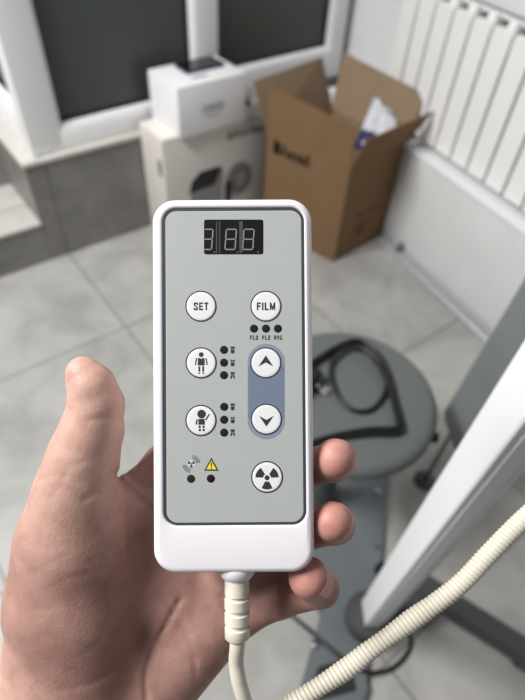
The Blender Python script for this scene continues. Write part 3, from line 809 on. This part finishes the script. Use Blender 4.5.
for cx_, wh in ((208.6, 'abcdg'), (230.8, 'abcdefg'), (248.6, 'abcdefg')):
    if wh == 'abcdg': ls = [[(max(x, 204.5), y) for x, y in q] for q in seg7(206.6 + .6, wh)]
    else: ls = seg7(cx_, wh)
    polys('digit', ls, M['segment'], dsp, z1, .00004)
    poly('decimal_point', pc_(.85, (214.5, 237.6, 258.2)[(208.6, 230.8, 248.6).index(cx_)], 252.2, 12), M['dot'], dsp, z1, .00004)
# arrow key field
fld = poly('arrow_key_field', rr_px(247.9, 344.4, 284.9, 439.6, 18.4, 12), M['keyblue'], rc)
poly('field_centre', rect(248.6, 366, 284.2, 419), M['keyblue2'], fld, ZP + .00006, .00003)
def key(x, y, r, label, zoff=.00006):
    z0 = ZP + zoff
    b = bpy.data.objects.new('key_button', None)
    bm = BM(); lx, ly = L2(x, y)
    def cl(rp, z): return circ(rp * U, z, lx, ly, 36)
    loft(bm, [cl(r - 1.3, z0), cl(r - 1.35, z0 + .00012), cl(r - 2.0, z0 + .0002), cl(r - 4, z0 + .00022), cl(r * .5, z0 + .00022)])
    k_ = obj('key_button', bm, M['keywhite'], rc); k_['label'] = label
    bm = BM(); loft(bm, [cl(r, z0 - .00001), cl(r, z0 + .00006), cl(r - 1.4, z0 + .00006), cl(r - 1.4, z0)], True, True); obj('key_ring', bm, M['ink'], k_)
    return k_, z0 + .00023
GL = {
 'E': ['0,0,.34,1', '0,0,1,.2', '0,.4,.9,.6', '0,.8,1,1'], 'T': ['0,.8,1,1', '.32,0,.68,1'], 'F': ['0,0,.36,1', '0,.8,1,1', '0,.42,.9,.62'],
 'I': ['0,0,1,1'], 'L': ['0,0,.38,1', '0,0,1,.2'], 'M': ['0,0,.22,1', '.78,0,1,1', 'p,.0,1,.26,1,.5,.42,.74,1,1,1,.62,.06,.38,.06'],
 'S': ['p,.1,1,.9,1,1,.92,1,.68,.66,.68,.66,.8,.34,.8,.34,.66,1,.42,1,.08,.9,0,.1,0,0,.08,0,.32,.34,.32,.34,.2,.66,.2,.66,.36,0,.6,0,.92'],
 '0': ['p,.1,1,.9,1,1,.9,1,.8,0,.8,0,.9', 'p,.0,.1,.1,0,.9,0,1,.1,1,.2,0,.2', '0,.15,.32,.85', '.68,.15,1,.85'],
 '2': ['0,.8,1,1', '.68,.5,1,.9', '0,.42,1,.6', '0,.1,.32,.5', '0,0,1,.2'], 'R': ['0,0,.32,1', '0,.8,.95,1', '.66,.5,1,.9', '0,.42,.95,.6', 'p,.4,.45,.7,.45,1,0,.66,0'],
 'V': ['p,0,1,.32,1,.5,.35,.68,1,1,1,.64,0,.36,0'], 'G': ['0,.1,.32,.9', '.1,.8,1,1', '.1,0,1,.2', '.68,.1,1,.5', '.5,.36,1,.52'] }
WD = {'I': .36, 'M': 1.35}
def lettering(name, s, x, y, w, h, parent, z):
    tot = sum(WD.get(c, 1) for c in s) + .3 * (len(s) - 1); un = w / tot; cx0 = x - w / 2; bm = BM(); i = 0
    for c in s:
        cw = WD.get(c, 1) * un
        for g in GL[c]:
            q = g.split(','); q = [float(v) for v in q[1:]] if q[0] == 'p' else (lambda r: [r[0], r[1], r[2], r[1], r[2], r[3], r[0], r[3]])([float(v) for v in q])
            pts = [L2(cx0 + a * cw, y + h / 2 - b * h) for a, b in zip(q[::2], q[1::2])]
            i += 1; prism(bm, pts, z, z + .00005 + i * 1e-7)
        cx0 += cw + .3 * un
    return obj(name, bm, M['ink'], parent, smooth=False)
def ktext(k_, z, s, x, y, w, h): lettering('lettering', s, x, y, w, h, k_, z)
k_, z = key(201.0, 306.6, 15.6, 'round white key lettered SET'); ktext(k_, z, 'SET', 201.2, 306.8, 14.6, 7.8)
k_, z = key(266.2, 306.6, 15.6, 'round white key lettered FILM'); ktext(k_, z, 'FILM', 266.3, 306.8, 18.4, 7.8)
k_, z = key(201.3, 363.4, 15.6, 'round white key with adult figure')
a = []
a.append(pc_(2.4, 201.4, 355.2)); a.append([(198.2, 358.6), (200.4, 358.6), (201.4, 359.8), (202.5, 358.6), (204.7, 358.6), (205, 366), (197.9, 366)])
a.append([(196.2, 358.7), (197.4, 358.7), (196.2, 365.5), (195, 365.5)]); a.append([(205.6, 358.7), (206.8, 358.7), (208, 365.5), (206.8, 365.5)])
a.append(rect(198.7, 366.8, 200.5, 372.3)); a.append(rect(202.5, 366.8, 204.3, 372.3)); a.append(rect(198.6, 373.1, 200.4, 374.4)); a.append(rect(202.7, 373.1, 204.5, 374.4))
polys('figure_icon', a, M['ink'], k_, z)
k_, z = key(201.2, 421.0, 15.6, 'round white key with child figure')
a = [pc_(4.3, 201.9, 414.6)]
a.append([(198.8, 419.4), (205, 419.4), (205.2, 425.2), (198.6, 425.2)])
a.append([(196.8, 419.6), (198.1, 419.8), (197.4, 425.2), (195.8, 424.8)]); a.append([(205.6, 419.9), (209.2, 414.2), (210.2, 414.9), (206.4, 421.2)])
for xx in (199, 202.9):
    a.append(rect(xx, 426, xx + 2.0, 428.6)); a.append(rect(xx, 429.4, xx + 2.2, 431.6))
polys('figure_icon', a, M['ink'], k_, z)
k_, z = key(266.1, 363.4, 15.6, 'round white key with up arrow', .0001)
poly('arrow_icon', [(266.1, 356), (273.6, 367), (266.1, 363), (258.7, 367)], M['ink'], k_, z)
k_, z = key(266.7, 419.8, 15.6, 'round white key with down arrow', .0001)
poly('arrow_icon', [(266.7, 427), (274, 416.4), (266.7, 420.4), (259.4, 416.4)], M['ink'], k_, z)
k_, z = key(267.3, 477.4, 15.9, 'round white key with radiation trefoil')
def trefoil(x, y, r0, r1, r2):
    out = [pc_(r0, x, y, 20)]
    for c in (-150, -30, 90):
        aa = [math.radians(c - 28 + 56 * i / 8) for i in range(9)]
        out.append([(x + r2 * math.cos(t), y + r2 * math.sin(t)) for t in aa] + [(x + r1 * math.cos(t), y + r1 * math.sin(t)) for t in aa[::-1]])
    return out
polys('radiation_icon', trefoil(267.3, 478, 2.5, 3.9, 11.6), M['ink'], k_, z)
# indicator lamps
def lamp(x, y, m='led'):
    bm = BM(); lx, ly = L2(x, y)
    loft(bm, [circ(3.6 * U, ZP - .0001, lx, ly, 20), circ(3.6 * U, ZP + .0001, lx, ly, 20), circ(3.2 * U, ZP + .00014, lx, ly, 20), circ(1.2 * U, ZP + .00016, lx, ly, 20)])
    o = obj('indicator_lamp', bm, M[m], rc)
    bm = BM(); loft(bm, [circ(4.1 * U, ZP, lx, ly, 20), circ(4.1 * U, ZP + .00005, lx, ly, 20)]); obj('lamp_rim', bm, M['display'], o)
for x in (254.2, 266.2, 278.2): lamp(x, 329.1)
for s, x in (('FL0', 254.3), ('FL2', 266.4), ('RVG', 278.4)):
    lettering('lamp_lettering', s, x, 338.2, 8.0, 4.4, rc, ZP)
for y in (350.4, 363.2, 375.8): lamp(224.2, y)
for y in (407.4, 420.3, 433.2): lamp(224.4, y)
def tooth(x, y, k):
    top = [[(x - 2.2, y - 3.4), (x + 2.2, y - 3.4), (x + 2.0, y - 1.3), (x - 2.0, y - 1.3)]]
    if k == 0: a = top + [[(x - 2.0, y - .6), (x + 2.0, y - .6), (x + 1.5, y + 3.3), (x - 1.5, y + 3.3)]]
    elif k == 1: a = [[(x - 2.3, y - 3.3), (x - .4, y - 2.4), (x + .4, y - 2.4), (x + 2.3, y - 3.3), (x + 1.9, y - 1.2), (x - 1.9, y - 1.2)], [(x - 2.0, y - .4), (x + 2.0, y - .4), (x + 1.6, y + 3.4), (x - 1.6, y + 3.4)]]
    else: a = [[(x - 2.3, y - 3.3), (x + 2.3, y - 3.3), (x + 1.6, y - .6), (x - 1.6, y - .6)], [(x - 2.0, y), (x + 2, y), (x + 2.2, y + 3.2), (x + 1, y + 3.2), (x + .6, y + 1), (x - .6, y + 1), (x - 1, y + 3.2), (x - 2.2, y + 3.2)]]
    polys('tooth_icon', a, M['ink'], rc)
for k, y in enumerate((350.6, 363.3, 376)): tooth(232.8, y, k)
for k, y in enumerate((407.5, 420.4, 433.3)): tooth(232.9, y, k)
lamp(191.4, 479.2, 'ledamber'); lamp(211.2, 479.0, 'ledred')
def arc(x, y, r0, r1, c, sp_):
    aa = [math.radians(c - sp_ + 2 * sp_ * i / 8) for i in range(9)]
    return [(x + r1 * math.cos(t), y + r1 * math.sin(t)) for t in aa] + [(x + r0 * math.cos(t), y + r0 * math.sin(t)) for t in aa[::-1]]
ex = poly('exposure_icon', pc_(4.3, 191.6, 464.4), M['panellight'], rc, ZP, .00003)
polys('trefoil_icon', trefoil(191.6, 464.4, .8, 1.2, 3.6), M['ink'], ex, ZP + .00004, .00003)
polys('wave_icon', [arc(191.6, 464.4, r, r + 1.2, c, 36) for c in (-45, 135) for r in (4.7, 6.3, 7.9)], M['inkgrey'], ex, ZP, .00004)
tri = [(211.7, 458.0), (218.9, 471.2), (204.5, 471.2)]
wn = poly('warning_icon', tri, M['ink'], rc)
poly('warning_field', [(211.7, 460.9), (216.6, 469.8), (206.8, 469.8)], M['yellow'], wn, ZP + .00006, .00003)
polys('exclamation_mark', [[(211.0, 462.8), (212.4, 462.8), (212.1, 467.4), (211.3, 467.4)], rect(211.1, 468, 212.3, 469.2)], M['ink'], wn, ZP + .0001, .00003)
# boot, strain relief and cable
bx0, by0 = L2(236.2, 573); ZB = -.0090
def lathe_y(bm, prof, n=32, sy=1.0):     # profile (radius, y) about a line parallel to local y
    loft(bm, [[(bx0 + r * math.cos(2 * PI * i / n), by0 + y, ZB + r * sy * math.sin(2 * PI * i / n)) for i in range(n)] for r, y in prof])
bm = BM(); lathe_y(bm, [(.0080, .003), (.0086, .0002), (.0085, -.0014), (.0079, -.0032), (.0068, -.0048), (.0055, -.0056), (.001, -.0056)], sy=.95); obj('boot', bm, M['casing'], rc)
rr_ = .00545; pr = [(.004, -.0048), (rr_, -.0050)]
yy = -.0125
pr += [(rr_, yy)]
for k in range(3):
    g = .0042 if k < 2 else .0045
    pr += [(rr_ - .0009, yy - .0003), (rr_ - .0009, yy - .0016), (rr_ + .0001, yy - .0020), (rr_ + .0001, yy - .0061)]
    yy -= .0064
pr += [(rr_ - .0008, yy - .0006), (.0036, yy - .0012), (.001, yy - .0012)]
bm = BM(); lathe_y(bm, pr, 36); sr = obj('strain_relief', bm, M['cream2'], rc, angle=50)
def toL(v): return np.array((RMr.inverted() @ Vector(v))[:])
bm = BM()
for k, (yc, ang) in enumerate(((-.0138, 1.57), (-.0202, 1.57), (-.0266, 1.57))):
    pass
bm.free()
cpt = [np.array([bx0, by0 + yy + .002, ZB]), np.array([bx0 + .0000, by0 + yy - .003, ZB])]
for x, y, d in ((236.2, 662, .2350), (238.6, 680, .2355), (245, 702, .237), (256, 735, .243), (275, 765, .262), (310, 790, .30), (360, 800, .33), (420, 790, .35)):
    cpt.append(toL(at_d(x, y, d)))
bm = BM(); tube(bm, catmull(cpt, 10), .0034, 18); obj('cable', bm, M['cream'], rc, angle=180)

# coiled cord
def coil(name, pts, Rr, rw, pitch, m, label):
    P = catmull([at_d(*p) for p in pts], 40)
    L = np.concatenate([[0], np.cumsum([np.linalg.norm(b - a) for a, b in zip(P, P[1:])])])
    Pn = np.array(P); n = int(L[-1] / pitch * 20)
    S = np.linspace(0, L[-1], n)
    Q = [np.array([np.interp(s, L, Pn[:, k]) for k in range(3)]) for s in S]
    fr = frames(Q); org = Q[n // 2].copy()
    path = []
    rad_ = [Rr(s / L[-1]) for s in S]
    for s, q, (t, u, v), r in zip(S, Q, fr, rad_):
        a = 2 * PI * s / pitch; path.append(q + r * (u * math.cos(a) + v * math.sin(a)) - org)
    bm = BM(); tube(bm, path, rw, 7)
    o = obj(name, bm, m, None, angle=180); o.location = org
    return tag(o, label, 'cord')
coil('coiled_cord', [(600, 452, .262), (525, 518, .258), (490, 553, .256), (457, 587, .255), (406, 624, .254), (369, 651, .253), (349, 667, .252), (308, 694, .249), (270, 720, .247), (240, 745, .246)],
     lambda s: .0034 + .0003 * math.sin(s * 37) * (s > .5), .00125, .0021, M['cream'], 'cream coiled cord stretched in front of the foot of the white slanting column')
# ------------------------------------------------------------------ light
def area(name, loc, tgt, sx, sy, power, col=(1, .985, .968)):
    l = bpy.data.lights.new(name, 'AREA'); l.shape = 'RECTANGLE'; l.size = sx; l.size_y = sy; l.energy = power; l.color = col
    o = bpy.data.objects.new(name, l); C.objects.link(o); o.location = loc
    o.rotation_euler = (Vector(tgt) - Vector(loc)).to_track_quat('-Z', 'Y').to_euler()
area('ceiling_light', (-1.0, 1.22, 2.6), (-.2, 1.0, 0), 1.2, .6, 112)
wd = bpy.data.worlds.new('world'); bpy.context.scene.world = wd; wd.use_nodes = True
bg = wd.node_tree.nodes['Background']; bg.inputs['Color'].default_value = (.95, .97, 1.0, 1); bg.inputs['Strength'].default_value = .15
vs = bpy.context.scene.view_settings
vs.view_transform = 'Standard'; vs.look = 'None'; vs.gamma = 1.0; vs.exposure = 0.0; vs.use_curve_mapping = False
